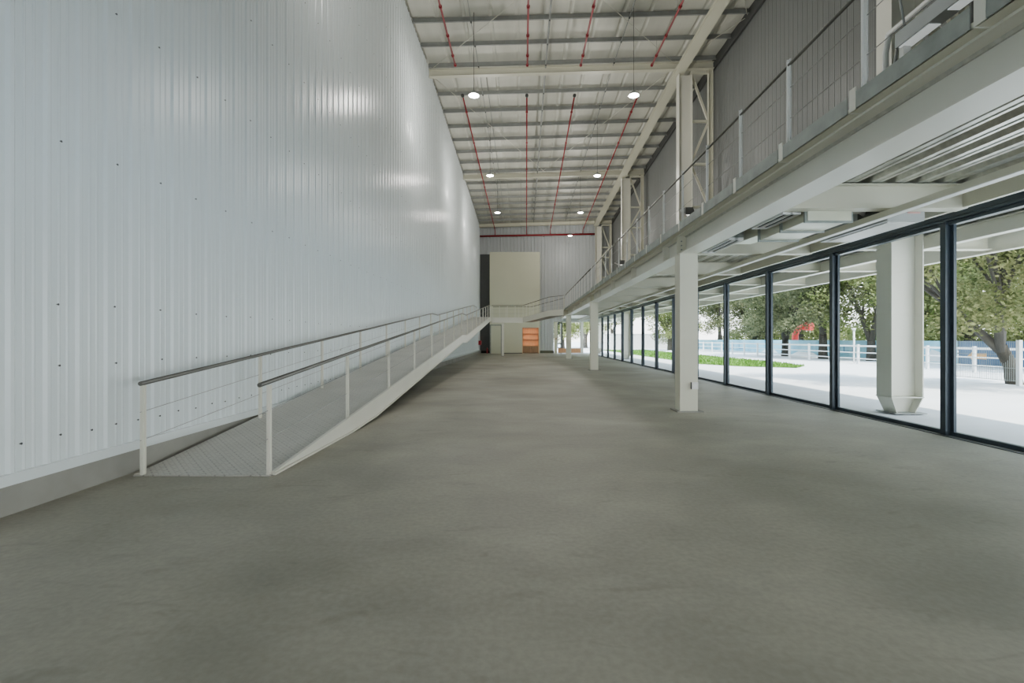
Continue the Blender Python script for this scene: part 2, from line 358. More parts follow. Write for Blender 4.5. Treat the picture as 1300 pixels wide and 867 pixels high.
rod((-4.0, 21.4), (1.5, 32.6), 'pale diagonal brace rod starting at the left wall behind the nearest beam')
rod((6.6, 21.4), (1.2, 32.6), 'pale diagonal brace rod starting at the nearest lattice column behind its beam')
rod((6.9, 20.7), (8.4, 17.9), 'short pale brace rod between the strut and the right wall, above the nearest lattice column')
rod((6.9, 15.2), (8.4, 17.7), 'short pale brace rod at the top edge between the strut and the right wall')

# ------------------------------------------------------------------ sprinkler pipes
PX = [(-2.85, -2.70), (.18, .34), (2.43, 2.62), (5.42, 5.76)]
PN = ['leftmost', 'second from the left', 'third from the left', 'rightmost']
def pz(x, y): return roofz(x, y) - .58 - .028 * (x - XL)
for i, (xa, xb) in enumerate(PX):
    t = thing('sprinkler_pipe', 'red sprinkler pipe in front of the nearest roof beam, %s of four' % PN[i], 'sprinkler pipe', (xa, 19.9, 12.9), 'near red sprinkler pipes')
    MB().tube([(xa, 9, pz(xa, 9)), (xa, 19.9, pz(xa, 19.9))], .036, 10).build('pipe', M['red'], t)
    for y in (13.2, 16.3, 17.9, 19.2, 19.87):
        MB().tube([(xa, y - .05, pz(xa, y)), (xa, y + .05, pz(xa, y))], .058, 10).build('coupling', M['red'], t)
    for y in (16.6, 19.2):
        MB().tube([(xa, y, pz(xa, y) + .03), (xa, y, roofz(xa, y) - .05)], .006, 5).build('hanger', M['galv_d'], t)
    t = thing('sprinkler_pipe', 'red sprinkler pipe running to the end wall, %s of four' % PN[i], 'sprinkler pipe', (xa, 22.3, 12.8), 'far red sprinkler pipes')
    ze = pz(xb, 45.5)
    MB().tube([(xa, 22.3, pz(xa, 22.3)), (xb, 45.45, ze), (xb, 45.5, ze - .05), (xb, 45.5, 11.28 + .02 * (xb - XL))], .036, 10).build('pipe', M['red'], t)
    for y in (22.3, 23.8, 27.2, 31.0, 34.2, 38.0, 42.0, 44.8):
        f = (y - 22.3) / 23.15; xx = xa + (xb - xa) * f; zz = pz(xa, 22.3) + (ze - pz(xa, 22.3)) * f
        MB().tube([(xx, y - .05, zz), (xx, y + .05, zz)], .058 if y > 22.5 else .075, 10).build('coupling', M['red'] if y > 22.5 else M['dark'], t)
t = thing('sprinkler_main', 'thick red sprinkler main pipe running level across the end wall', 'sprinkler main', (0, 45.5, 11.3))
MB().tube([(XL + .05, 45.5, 11.27), (6.95, 45.5, 11.48)], .085, 12).build('pipe', M['red'], t)
for x in (-3.2, -.6, 2.0, 4.6, 6.6): MB().box(x - .03, x + .03, 45.5, 45.92, 11.17 + .019 * (x - XL), 11.2 + .019 * (x - XL)).build('bracket', M['galv_d'], t)

# ------------------------------------------------------------------ pendant lamps
def lamp(x, y, z, lb, e):
    t = thing('pendant_lamp', lb, 'lamp', (x, y, z), 'round high bay pendant lamps')
    MB().tube([(x, y, z + .16), (x, y, roofz(x, y) - .03)], .009, 5).build('cable', M['cable'], t)
    MB().lathe((x, y, z), [(.0, .17), (.06, .17), (.07, .10), (.17, .08), (.20, .02), (.20, .0), (.185, .0)], 20).build('housing', M['unit'], t)
    MB().lathe((x, y, z), [(.0, -.035), (.09, -.03), (.16, -.012), (.185, .0)], 20).build('lens', M['lens'], t)
    ld = bpy.data.lights.new('pendant_light', 'POINT'); ld.energy = e; ld.color = (1.0, .97, .90); ld.shadow_soft_size = .17
    lo = bpy.data.objects.new('pendant_light', ld); C.objects.link(lo); lo.location = (x, y, z - .26)
LE = 265
ROW = [(17.5, 'in the nearest row'), (26.1, 'in the second row'), (33.75, 'in the third row')]
for y, w in ROW:
    for x, s in ((-1.82, 'left'), (4.1, 'right')):
        lamp(x, y, 10.4, 'lit pendant lamp on a black cable, %s one %s from the camera' % (s, w), LE)
lamp(4.12, 41.3, 10.4, 'lit pendant lamp farthest away, in front of the red main pipe', LE)

for x, s in ((-1.82, 'left'), (4.1, 'right')):               # unseen row above the view, added to brighten the upper left wall
    lamp(x, 9.0, 10.4, 'added unseen pendant lamp overhead above the foot of the ramp, %s one of its row' % s, LE * .5)

# ------------------------------------------------------------------ lattice columns (outside the glazing, up through the mezzanine)
LN = {9.0: 'pale steel column outside the glass with tapered foot, nearest of the column row, rising past the railing', 21.0: 'tall cream lattice column rising past the railing to the nearest roof beam', 33.0: 'cream lattice column rising past the railing to the middle roof beam', 45.0: 'cream lattice column at the far right corner by the end wall'}
for y in FR:
    t = thing('lattice_column', LN[y], 'column', (7.15, y, 0), 'lattice columns')
    top = roofz(7.15, y) - .73
    x0, x1, d, tf = 6.87, 7.47, .19, .02
    def hsec(z0, z1, a0, a1, bb):
        k = MB()
        k.box(a0, a0 + tf, y - bb, y + bb, z0, z1); k.box(a1 - tf, a1, y - bb, y + bb, z0, z1); k.box(a0 + tf, a1 - tf, y - .012, y + .012, z0, z1); return k
    hsec(.31, top, x0, x1, d).build('inner_shaft', M['steel2'], t)
    b = MB()                                                   # tapered foot below a stiffener plate
    for (ua, ub) in ((x0, x0 + tf), (x1 - tf, x1)):
        s_ = 1 if ua < 7.1 else -1; dx = .12 * s_
        b.hexa([(ua + dx, y - d + .03, .015), (ub + dx, y - d + .03, .015), (ub + dx, y + d - .03, .015), (ua + dx, y + d - .03, .015), (ua, y - d, .30), (ub, y - d, .30), (ub, y + d, .30), (ua, y + d, .30)])
    b.hexa([(x0 + .13, y - .012, .015), (x1 - .13, y - .012, .015), (x1 - .13, y + .012, .015), (x0 + .13, y + .012, .015), (x0 + tf, y - .012, .3), (x1 - tf, y - .012, .3), (x1 - tf, y + .012, .3), (x0 + tf, y + .012, .3)])
    b.box(x0 - .005, x1 + .005, y - d - .01, y + d + .01, .295, .312)
    b.build('tapered_foot', M['steel2'], t)
    MB().box(x0 + .03, x1 + .03, y - .24, y + .24, 0, .015).build('base_plate', M['galv_d'], t)
    zt = roofz(8.3, y) - .52
    MB().ibeam((8.32, y, DECK + .05), (8.32, y, zt), .16, .2, .014, up=(1, 0, 0)).build('outer_shaft', M['steel'], t)
    zs = [3.6, 5.4, 7.25, 9.15, 11.05 - .04 * max(0, y - 21), zt - .12]
    for i, z in enumerate(zs):
        if i: MB().bar((x1, y, z), (8.22, y, z), .1, .1).build('strut', M['steel'], t)
        if i < 5:
            za, zb = (zs[i + 1], z) if i % 2 == 0 else (z, zs[i + 1])
            MB().bar((x1, y, za - .05 if i % 2 == 0 else za + .05), (8.22, y, zb + .05 if i % 2 == 0 else zb - .05), .09, .09).build('diagonal', M['steel'], t)

# ------------------------------------------------------------------ mezzanine
b = MB(); vs = []; x = 3.02; pr = []
while x < 9.05: pr += [(x, 0), (x + .08, 0), (x + .12, -.07), (x + .18, -.07), (x + .20, -.062), (x + .22, -.07), (x + .26, -.07)]; x += .30
for x, o in pr: vs += [(x, Y0, 3.425 + o), (x, 33.4, 3.425 + o)]
b.add(vs, [(2 * i, 2 * i + 1, 2 * i + 3, 2 * i + 2) for i in range(len(pr) - 1)])
b.box(2.92, 9.1, Y0, 33.4, 3.43, DECK)
struct(b.build('floor_mezzanine', M['deckm']))
# beyond the last railing bay the deck carries on to the end wall further back from the hall
struct(MB().box(3.6, 9.1, 33.4, Y1 - .02, 3.36, DECK).build('floor_mezzanine_end', M['steel']))

COLY = [9.18, 21.15, 32.85]
CN = ['nearest cream steel column under the mezzanine beam, with a socket box', 'middle cream steel column under the mezzanine beam', 'farthest cream steel column under the mezzanine beam, beside the footbridge']
for y, lb in zip(COLY, CN):
    t = thing('steel_column', lb, 'column', (3.17, y, 0), 'columns under the mezzanine')
    b = MB(); z0, z1 = .02, 3.02
    b.box(3.0, 3.34, y - .15, y - .135, z0, z1); b.box(3.0, 3.34, y + .135, y + .15, z0, z1); b.box(3.0, 3.016, y - .135, y + .135, z0, z1); b.box(3.324, 3.34, y - .135, y + .135, z0, z1)
    b.build('shaft', M['steel'], t)
    MB().box(2.93, 3.43, y - .22, y + .22, 0, .02).build('base_plate', M['conc'], t)
    MB().box(2.99, 3.35, y - .16, y + .16, 3.02, 3.03).build('cap_plate', M['steel'], t)
t = thing('socket_box', 'small white socket box low on the nearest cream column', 'socket', (3.27, 9.02, .45))
MB().box(3.21, 3.33, 8.985, 9.027, .44, .57).build('housing', M['plastic'], t)
MB().box(3.205, 3.21, 8.985, 9.027, .44, .57).build('side_edge', M['dark'], t)
MB().box(3.235, 3.305, 8.98, 8.985, .47, .54).build('cover', M['white'], t)

spans = [(Y0, 9.165), (9.195, 21.135), (21.165, 33.2)]
for i, (a, c) in enumerate(spans):
    t = thing('mezzanine_beam', ('deep cream beam under the railing from the camera to the nearest column', 'deep cream beam under the railing from the nearest to the middle column', 'deep cream beam under the railing from the middle to the farthest column')[i], 'beam', (3.17, (a + c) / 2, 3.03), 'mezzanine edge beams')
    MB().ibeam((3.17, a, 3.215), (3.17, c, 3.215), .34, .37, .022).build('beam_body', M['steel2'], t)
    y = a + 1.0
    for yy in ([c - .02] if i < 2 else []) + ([a + .02] if i else []):
        MB().box(3.0, 3.34, yy - .012, yy + .012, 3.055, 3.375).build('end_plate', M['steel'], t)
        bb = MB()
        for z in (3.12, 3.2, 3.28): bb.tube([(3.06, yy - .03, z), (3.06, yy + .03, z)], .014, 6); bb.tube([(3.28, yy - .03, z), (3.28, yy + .03, z)], .014, 6)
        bb.build('bolt', M['galv_d'], t)
    k_ = 0
    if i == 2: MB().box(2.9, 3.6, 33.2, 33.22, 3.02, 3.40).build('end_plate', M['steel'], t)
    while y < c - .8:
        MB().box(3.01, 3.158, y - .006, y + .006, 3.055, 3.375).build('stiffener', M['steel2'], t) if i > 0 else None
        y += 2.98
o = MB().channel((2.912, Y0, 3.425), (2.912, 33.2, 3.425), .16, .045, .008, flip=1).box(2.912, 3.08, Y0, 33.2, 3.402, 3.408).build('edge_channel', M['steel'], loc=(2.95, 13, 3.4))
tag(o, 'narrow cream edge channel of the mezzanine floor below the toe plates', 'edge channel')

# cross beams under the deck (inside) and canopy beams (outside the glass)
CB = [0.1, 3.05, 6.0, 9.18, 12.1, 15.1, 18.1, 21.15, 24.1, 27.1, 30.1, 32.85]
vis = [y for y in CB if y > 4]
for y in CB:
    if y < 1: continue
    if y in vis:
        lb = '%s cross beam under the mezzanine counting away from the camera' % ORD[vis.index(y)]
    else: lb = 'cross beam under the mezzanine overhead at the right edge'
    o = MB().ibeam((3.36, y, 3.19), (5.57, y, 3.19), .17, .31, .014).build('cross_beam', M['steel'], loc=(4.7, y, 3.03)); tag(o, lb, 'cross beam', 'cross beams under the mezzanine')
    lb = ('%s canopy beam outside the glass counting away from the camera' % ORD[vis.index(y)]) if y in vis else 'canopy beam outside the glass at the right edge'
    o = MB().ibeam((6.32, y, 3.24), (9.02, y, 3.24), .17, .24, .014).build('canopy_beam', M['steel'], loc=(7.6, y, 3.1)); tag(o, lb, 'canopy beam', 'canopy beams outside the glass')
o = MB().ibeam((7.62, Y0, 3.21), (7.62, 45, 3.21), .16, .26, .016).build('canopy_girder', M['steel2'], loc=(7.62, 20, 3.1)); tag(o, 'long white girder under the canopy just outside the glass', 'canopy girder')
t = thing('canopy_edge_beam', 'outermost long white beam along the canopy edge above the trees', 'canopy beam', (9.1, 20, 3.1))
MB().ibeam((9.12, Y0, 3.25), (9.12, 60, 3.25), .14, .36, .016).build('beam_body', M['steel2'], t)
# ceiling side strips above the glazing
struct(MB().box(6.12, 6.28, Y0, 41.0, 3.21, 3.345).build('trim_4', M['steel']))
o = MB().channel((5.58, Y0, 3.215), (5.58, 45, 3.215), .06, .30, .012, flip=1).build('edge_girder', M['steel'], loc=(5.6, 20, 3.07)); tag(o, 'long cream girder above the glass that the cross beams run into', 'girder')
t = thing('cable_channel', 'long pale cable channel slung under the cross beams parallel to the glass', 'cable channel', (4.6, 15, 2.92))
MB().channel((4.58, 1.0, 2.985), (4.58, 40, 2.985), .08, .075, .006, flip=1).build('channel_body', M['steel'], t)
MB().box(4.565, 4.66, 1.0, 40, 2.938, 2.946).build('bottom_lip', M['white'], t)

# services between the first two visible cross beams
t = thing('air_duct', 'foil faced rectangular air duct under the mezzanine between two cross beams', 'air duct', (3.9, 6.7, 2.9))
MB().box(3.66, 4.22, 6.07, 7.3, 2.92, 3.22).build('duct_body', M['duct'], t)
for y in (6.1, 6.68, 7.3): MB().box(3.63, 4.25, y - .015, y + .015, 2.895, 3.245).build('duct_flange', M['galv'], t)
for x in (3.7, 4.18):
    for y in (6.3, 7.1): MB().tube([(x, y, 3.22), (x, y, 3.37)], .006, 6).build('hanger', M['galv_d'], t)
MB().hexa([(3.64, 7.33, 3.0), (4.0, 7.33, 3.0), (3.95, 8.2, 3.04), (3.66, 8.2, 3.04), (3.64, 7.33, 3.2), (4.0, 7.33, 3.2), (3.95, 8.2, 3.2), (3.66, 8.2, 3.2)]).build('duct_branch', M['duct'], t)
t = thing('fan_coil_unit', 'grey fan coil unit under the mezzanine beside the glass, with a pink sticker', 'air conditioner', (4.95, 6.7, 2.9))
MB().box(4.72, 5.2, 6.12, 7.5, 2.93, 3.2).build('casing', M['unit'], t)
MB().box(4.78, 5.14, 6.2, 7.4, 2.918, 2.93).build('return_grille', M['plastic'], t)
MB().box(4.98, 5.14, 6.112, 6.12, 3.02, 3.13).build('sticker', M['label'], t)
MB().tube([(4.72, 6.5, 3.1), (4.6, 6.45, 3.14), (4.45, 6.4, 3.12), (4.36, 6.4, 3.17)], .035, 8).build('pipe', M['plastic'], t)
MB().box(4.67, 4.715, 6.25, 6.6, 2.99, 3.16).build('control_box', M['dark'], t)
for i, (a, c) in enumerate(((6.15, 7.0), (7.75, 8.95))):
    t = thing('linear_grille', ('linear air grille tucked behind the mezzanine beam above the foil duct', 'linear air grille tucked behind the mezzanine beam beside the nearest column')[i], 'air grille', (3.5, (a + c) / 2, 3.0), 'linear air grilles')
    MB().box(3.38, 3.62, a, c, 3.06, 3.2).build('plenum', M['galv'], t)
    b = MB(); b.box(3.38, 3.40, a, c, 3.02, 3.06); b.box(3.6, 3.62, a, c, 3.02, 3.06); b.box(3.49, 3.51, a, c, 3.02, 3.06); b.box(3.4, 3.6, a, a + .02, 3.02, 3.06); b.box(3.4, 3.6, c - .02, c, 3.02, 3.06)
    b.build('frame', M['white'], t); MB().box(3.4, 3.6, a + .02, c - .02, 3.045, 3.058).build('slot', M['black'], t)

# ------------------------------------------------------------------ mezzanine railing
t = thing('mezzanine_railing', 'white post railing with steel wires and grey toe plates along the mezzanine edge', 'railing', (2.95, 10, DECK))
PY = [4.08 + 1.16 * k for k in range(-3, 15)]
TOPZ = 4.49
for y in PY:
    MB().box(2.94, 2.955, y - .035, y + .035, DECK, TOPZ).box(2.925, 2.94, y - .005, y + .005, DECK, TOPZ).build('post', M['white'], t)
for i in range(len(PY)):
    y = PY[i] + .09; a = y - 1.15
    MB().box(2.90, 2.908, a + .05, y - .05, 3.408, 3.558).build('toe_plate', M['galv'], t)
    MB().box(2.898, 2.906, y - .05, y + .03, 3.402, 3.60).box(2.90, 3.05, y + .022, y + .03, 3.394, 3.401).build('bracket', M['steel2'], t)
for z, r, nm, mm in ((TOPZ - .06, .017, 'top_rail', 'rail'), (4.17, .004, 'wire', 'wire'), (3.83, .004, 'wire', 'wire')):
    MB().tube([(2.945, Y0 + 6, z), (2.945, PY[-1], z)], r, 8).build(nm, M[mm], t)
t = thing('far_railing', 'thin post railing with dark handrail on the far stretch of the mezzanine', 'railing', (2.95, 27, DECK))
y = PY[-1] + 1.1
while y < 33.0:
    MB().box(2.93, 2.955, y - .025, y + .025, DECK, 4.42).build('post', M['white'], t); y += 1.1
MB().tube([(2.945, PY[-1] + .1, 4.44), (2.945, 33.15, 4.44)], .028, 8).build('handrail', M['rail'], t)
for z in (4.17, 3.83, ): MB().tube([(2.945, PY[-1] + .1, z), (2.945, 33.15, z)], .004, 6).build('wire', M['wire'], t)
MB().box(2.90, 2.908, PY[-1] + .15, 33.2, 3.408, 3.52).build('toe_plate', M['galv'], t)

# fittings standing on the mezzanine
t = thing('linear_luminaire', 'long grey linear luminaire with glowing underside on the mezzanine at the upper right', 'lamp', (4.2, 3.5, 4.5))
MB().box(4.13, 4.29, 2.2, 5.25, 4.62, 4.78).build('housing', M['unit'], t)
for a, c in ((4.83, 5.22), (4.46, 4.62), (3.1, 3.9)): MB().box(4.15, 4.27, a, c, 4.612, 4.62).build('diffuser', mat_emit('soft_diffuser', (.9, .95, .95), .35), t)
MB().box(4.1, 4.34, 4.30, 4.42, 4.60, 4.9).build('junction_box', M['dark'], t)
MB().tube([(4.21, 5.2, 4.78), (4.21, 5.28, 5.2), (4.21, 5.2, 5.4)], .012, 6).tube([(4.2, 5.3, 4.7), (4.2, 5.38, 4.3), (4.3, 5.3, DECK)], .015, 6).build('cable', M['galv_d'], t)
MB().box(4.17, 4.25, 5.18, 5.24, DECK, 4.62).build('stand', M['white'], t); MB().box(4.17, 4.25, 2.3, 2.36, DECK, 4.62).build('stand', M['white'], t)
t = thing('pipe_rail', 'white pipe rail sloping up on the mezzanine behind the linear luminaire', 'railing', (4.4, 5.0, DECK))
MB().tube([(4.45, 5.75, 5.10), (4.45, 2.4, 5.14)], .035, 10).build('rail', M['white'], t)
MB().tube([(4.45, 5.75, 5.10), (4.45, 5.8, 4.9), (4.45, 5.8, DECK)], .035, 10).build('post', M['white'], t)
MB().tube([(4.45, 2.5, 5.12), (4.45, 2.5, DECK)], .035, 10).build('post', M['white'], t)
for y, lb in ((11.8, 'small dark floodlight with lit face on the mezzanine just behind the nearest column'), (19.8, 'small floodlight low on the mezzanine near the middle column')):
    t = thing('floodlight', lb, 'lamp', (4.2, y, DECK), 'floodlights on the mezzanine')
    MB().tube([(4.2, y + .15, DECK), (4.2, y + .15, 4.55)], .025, 8).build('stand', M['white'], t)
    MB().hexa([(4.05, y, 4.50), (4.30, y, 4.50), (4.30, y + .3, 4.58), (4.05, y + .3, 4.58), (4.08, y + .06, 4.70), (4.27, y + .06, 4.70), (4.27, y + .3, 4.74), (4.08, y + .3, 4.74)]).build('housing', M['dark'], t)
    MB().add([(4.06, y + .01, 4.497), (4.29, y + .01, 4.497), (4.29, y + .29, 4.573), (4.06, y + .29, 4.573)], [(3, 2, 1, 0)]).build('lens', mat_emit('flood_lens', (1, .98, .94), 6), t)
    MB().tube([(4.2, y + .15, 4.45), (3.9, y - .2, 4.5), (3.75, y - .45, 4.5)], .02, 8).build('bracket', M['white'], t)

# ------------------------------------------------------------------ glazing
MY = [6.88 + 2.5 * k for k in range(-5, 14)]
GZ0, GZ1 = .06, 3.09
for i in range(len(MY) - 1):
    a, c = MY[i], MY[i + 1]
    w = struct(MB().box(XG - .09, XG + .06, c - .045, c + .045, .0, GZ1).box(XG - .025, XG + .045, a + .045, c - .045, .0, GZ0).box(XG - .05, XG + .05, a + .045, c - .045, GZ1 - .05, GZ1).box(XG - .02, XG + .02, c - .1, c - .045, GZ0, GZ1 - .05).build('window_%d' % (i + 1), M['mull']))
    MB().add([(XG, a + .04, GZ0), (XG, c - .04, GZ0), (XG, c - .04, GZ1 - .04), (XG, a + .04, GZ1 - .04)], [(0, 1, 2, 3)]).build('pane', M['glass'], w)
struct(MB().box(XG - .1, XG + .1, MY[0], MY[-1], GZ1, 3.21).box(XG - .115, XG - .1, MY[0], MY[-1], 3.13, 3.17).build('trim_5', M['mull']))
struct(MB().box(XG - .16, XG - .09, MY[0], MY[-1], .0, .008).build('trim_6', M['dark']))
# far end glazing and door
E = Y1 - .02
w = struct(MB().box(3.62, 3.76, E - .05, E + .05, 0, 3.05).box(4.30, 4.42, E - .05, E + .05, .45, 3.0).box(5.60, 5.86, E - .08, E + .08, 0, 3.05).box(3.62, 5.7, E - .05, E + .05, 2.97, 3.06).build('window_30', M['white']))
MB().add([(4.4, E, .48), (5.62, E, .48), (5.62, E, 2.98), (4.4, E, 2.98)], [(0, 1, 2, 3)]).build('pane', M['glass'], w)
MB().box(5.56, 5.60, E - .05, E + .03, .45, 2.97).build('mullion', M['mull'], w)
MB().add([(5.86, E, .05), (6.1, E, .05), (6.1, E, 2.98), (5.86, E, 2.98)], [(0, 1, 2, 3)]).build('pane', M['glass'], w)
MB().box(3.4, 5.6, E - .12, E + .02, .02, .48).build('sill_panel', M['wood'], w)
d_ = struct(MB().box(3.34, 3.40, E - .06, E, .48, 2.97).box(3.72, 3.83, E - .06, E, .48, 2.97).box(3.40, 3.72, E - .06, E, 2.88, 2.97).box(3.40, 3.72, E - .06, E, .86, .96).box(3.40, 3.72, E - .06, E, .48, .54).build('door_1', M['mull']))
MB().add([(3.40, E - .03, .54), (3.72, E - .03, .54), (3.72, E - .03, 2.9), (3.40, E - .03, 2.9)], [(0, 1, 2, 3)]).build('pane', M['glass'], d_)
t = thing('pilaster', 'beige boxed pilaster beside the dark framed door in the end wall', 'pilaster', (3.15, E, 0))
MB().box(3.02, 3.32, E - .18, E - .05, 0, 3.0).build('boxing', M['board'], t)
MB().box(3.17, 3.26, E - .2, E - .18, 1.3, 1.5).build('call_point', M['wood_d'], t)

# ------------------------------------------------------------------ access ramp
RL, RR = -3.94, -2.60
RP = [(4.81, .012), (20.0, 1.53), (21.4, 1.53), (37.0, 3.10), (39.9, 3.10)]
def rz(y):
    for (a, za), (c, zc) in zip(RP, RP[1:]):
        if y <= c: return za + (zc - za) * (y - a) / (c - a)
    return RP[-1][1]
ramp = thing('access_ramp', 'long grey tread plate ramp with wire railings along the white wall', 'ramp', (-3.27, 4.86, 0))
for nm, a, c in (('lower_run', 0, 1), ('landing', 1, 2), ('upper_run', 2, 3), ('landing', 3, 4)):
    (ya, za), (yc, zc) = RP[a], RP[c]
    MB().hexa([(RL - .03, ya, za - .012), (RR + .03, ya, za - .012), (RR + .03, yc, zc - .012), (RL - .03, yc, zc - .012), (RL - .03, ya, za), (RR + .03, ya, za), (RR + .03, yc, zc), (RL - .03, yc, zc)]).build(nm, M['plate'], ramp)
for s, x in (('left', RL - .035), ('right', RR + .035)):
    b = MB(); Y = [4.83, 7.0, 8.2, 20.0, 21.4, 37.0, 38.3 if s == 'right' else 39.9]
    for a, c in zip(Y, Y[1:]):
        lip = .03 if s == 'right' else -.005
        ta, tc_ = rz(a) + lip, rz(c) + lip
        la, lc = max(.005, ta - .33), max(.005, tc_ - .33)
        if a < 7: la = .005
        x0, x1 = (x - .006, x + .006)
        b.hexa([(x0, a, la), (x1, a, la), (x1, c, lc), (x0, c, lc), (x0, a, ta), (x1, a, ta), (x1, c, tc_), (x0, c, tc_)])
        f = -.07 if s == 'right' else .07
        u0, u1 = min(x, x + f), max(x, x + f)
        b.hexa([(u0, a, la), (u1, a, la), (u1, c, lc), (u0, c, lc), (u0, a, la + .012), (u1, a, la + .012), (u1, c, lc + .012), (u0, c, lc + .012)])
        if s == 'right':
            v0, v1 = x, x + .035
            b.hexa([(v0, a, la), (v1, a, la), (v1, c, lc), (v0, c, lc), (v0, a, la + .02), (v1, a, la + .02), (v1, c, lc + .02), (v0, c, lc + .02)])
            b.hexa([(v0, a, ta - .012), (v1, a, ta - .012), (v1, c, tc_ - .012), (v0, c, tc_ - .012), (v0, a, ta), (v1, a, ta), (v1, c, tc_), (v0, c, tc_)])
    b.build('stringer', M['steel2'], ramp)
b = MB()
y = 7.5
while y < 37: b.box(RL, RR, y - .03, y + .03, rz(y) - .11, rz(y) - .025); y += 1.5
b.build('joist', M['steel'], ramp)
def guard(parent, path, posts, h=.93, wires=(.64, .35), pw=.05, over=0.0):
    g = part_empty('guardrail', parent)
    for p in posts: MB().box(p[0] - pw * .28, p[0] + pw * .28, p[1] - pw / 2, p[1] + pw / 2, p[2] - .05 if p[2] > .2 else .0, p[2] + h - .02).box(p[0] - pw / 2, p[0] + pw / 2, p[1] - .006, p[1] + .006, max(0, p[2] - .05), p[2] + h - .02).build('post', M['steel2'], g)
    MB().tube([(x, y, z + h) for x, y, z in path], .023, 10).build('handrail', M['rail'], g)
    for w in wires: MB().tube([(x, y, z + w) for x, y, z in path], .004, 6).build('wire', M['wire'], g)
    return g
def ramp_posts(x, y1): return [(x, y, rz(y)) for y in [4.84 + 2.155 * k for k in range(16)] if y < y1]
kn = [(4.84, 0), (20.0, 0), (20.3, 0), (21.2, 0), (21.5, 0), (37.2, 0)]
def rail_path(x, y1, y0=4.80):
    pts = [(x, y0, rz(4.81)), (x, 20.2, rz(20.2) + .02), (x, 20.9, rz(20.9) + .02), (x, 21.6, rz(21.6)), (x, 37.0, rz(37.0)), (x, y1, rz(y1))]
    return pts
GL = RL + .05
guard(ramp, rail_path(GL, 39.8), ramp_posts(GL, 39.5) + [(GL, 39.75, 3.1)])
guard(ramp, rail_path(RR, 38.3, 4.66), ramp_posts(RR, 38.0) + [(RR, 38.3, 3.1)])

# ------------------------------------------------------------------ footbridge from the top landing to the mezzanine
bridge = thing('footbridge', 'cream footbridge turning from the ramp top up to the mezzanine', 'footbridge', (-1.0, 38.4, 2.7))
F = [(-2.55, 38.4, 3.10), (0.0, 38.4, 3.10), (1.9, 34.6, 3.45), (2.86, 33.25, 3.45)]      # front edge
R_ = [(-2.55, 39.85, 3.10), (0.75, 39.85, 3.10), (3.1, 35.4, 3.45), (3.55, 33.9, 3.45)]    # rear edge
for i, nm in enumerate(('level_deck', 'sloping_deck', 'joining_deck')):
    a, c, d2, e2 = F[i], F[i + 1], R_[i + 1], R_[i]
    lo = lambda p, k=.02: (p[0], p[1], p[2] - k)
    MB().hexa([lo(a), lo(c), lo(d2), lo(e2), a, c, d2, e2]).build(nm, M['plate'], bridge)
wood_soffit = mat('brown_soffit_sheet', (.28, .23, .20), .6)
for E_, dep, nm in ((F, .40, 'stringer'), (R_, .30, 'stringer')):
    b = MB()
    for a, c in zip(E_, E_[1:]):
        n2 = Vector((c[0] - a[0], c[1] - a[1], 0)).normalized(); s_ = Vector((n2.y, -n2.x, 0)) * .012
        A, Cc = Vector(a), Vector(c); up = Vector((0, 0, .03)); dn = Vector((0, 0, -dep))
        b.hexa([A + s_ + dn, Cc + s_ + dn, Cc - s_ + dn, A - s_ + dn, A + s_ + up, Cc + s_ + up, Cc - s_ + up, A - s_ + up])
    b.build(nm, M['steel2'], bridge)
b = MB()
for i in range(3):
    a, c, d2, e2 = [Vector(p) - Vector((0, 0, .30)) for p in (F[i], F[i + 1], R_[i + 1], R_[i])]
    z = Vector((0, 0, .02)); b.hexa([a - z, c - z, d2 - z, e2 - z, a, c, d2, e2])
b.build('soffit', wood_soffit, bridge)
def along(E_, step):
    out = []
    for a, c in zip(E_, E_[1:]):
        n_ = max(1, round((Vector(c) - Vector(a)).length / step))
        for k in range(n_): out.append(tuple(Vector(a).lerp(Vector(c), k / n_)))
    return out + [E_[-1]]
guard(bridge, F, along(F, .62)[1:], h=1.0, wires=(.7, .38), pw=.04)
guard(bridge, R_[:3], along(R_[:3], 1.25), h=1.0, wires=(.7, .38), pw=.04)
t = thing('bridge_post', 'slim pale post standing under the footbridge in front of the green block', 'post', (-1.65, 38.1, 0))
MB().box(-1.74, -1.56, 38.44, 38.62, .02, 2.66).build('shaft', M['steel2'], t)
MB().box(-1.8, -1.5, 38.38, 38.68, 0, .02).build('base_plate', M['galv_d'], t)
t = thing('bridge_beam', 'dark cream cross member below the footbridge at the post', 'beam', (-1.65, 39, 2.66))
MB().box(-2.6, -1.55, 38.45, 38.6, 2.66, 2.785).build('beam_body', M['steel'], t)

# ------------------------------------------------------------------ plain block against the end wall, with a lit bookcase niche
BX0, BX1, BY, BZ = -3.15, 1.60, 44.7, 9.6
blk = thing('plasterboard_block', 'tall pale green boxed volume standing against the end wall', 'boxed volume', (-.8, BY, 0))
b = MB()
nx0, nx1, nz1 = -.06, 1.49, 2.46
b.box(BX0, nx0, BY, Y1 - .05, .0, BZ); b.box(nx1, BX1, BY, Y1 - .05, 0, BZ); b.box(nx0, nx1, BY, Y1 - .05, nz1, BZ); b.box(nx0, nx1, BY + .6, Y1 - .05, 0, nz1)
b.build('boxing', M['board'], blk)
MB().box(BX0 + .12, -2.1, BY - .03, BY, .06, 2.62).build('service_door', M['board2'], blk)
MB().box(BX0, BX0 + .12, BY - .035, BY, 0, 2.74).box(-2.1, -2.0, BY - .035, BY, 0, 2.74).box(BX0 + .12, -2.1, BY - .035, BY, 2.64, 2.74).build('door_frame', M['galv'], blk)
MB().box(-2.0, nx0 - .02, BY - .015, BY, 0, .07).build('skirting', M['dark'], blk)
bc = thing('bookcase', 'glowing orange oak bookcase set into the pale green block', 'bookcase', (.7, BY, 0))
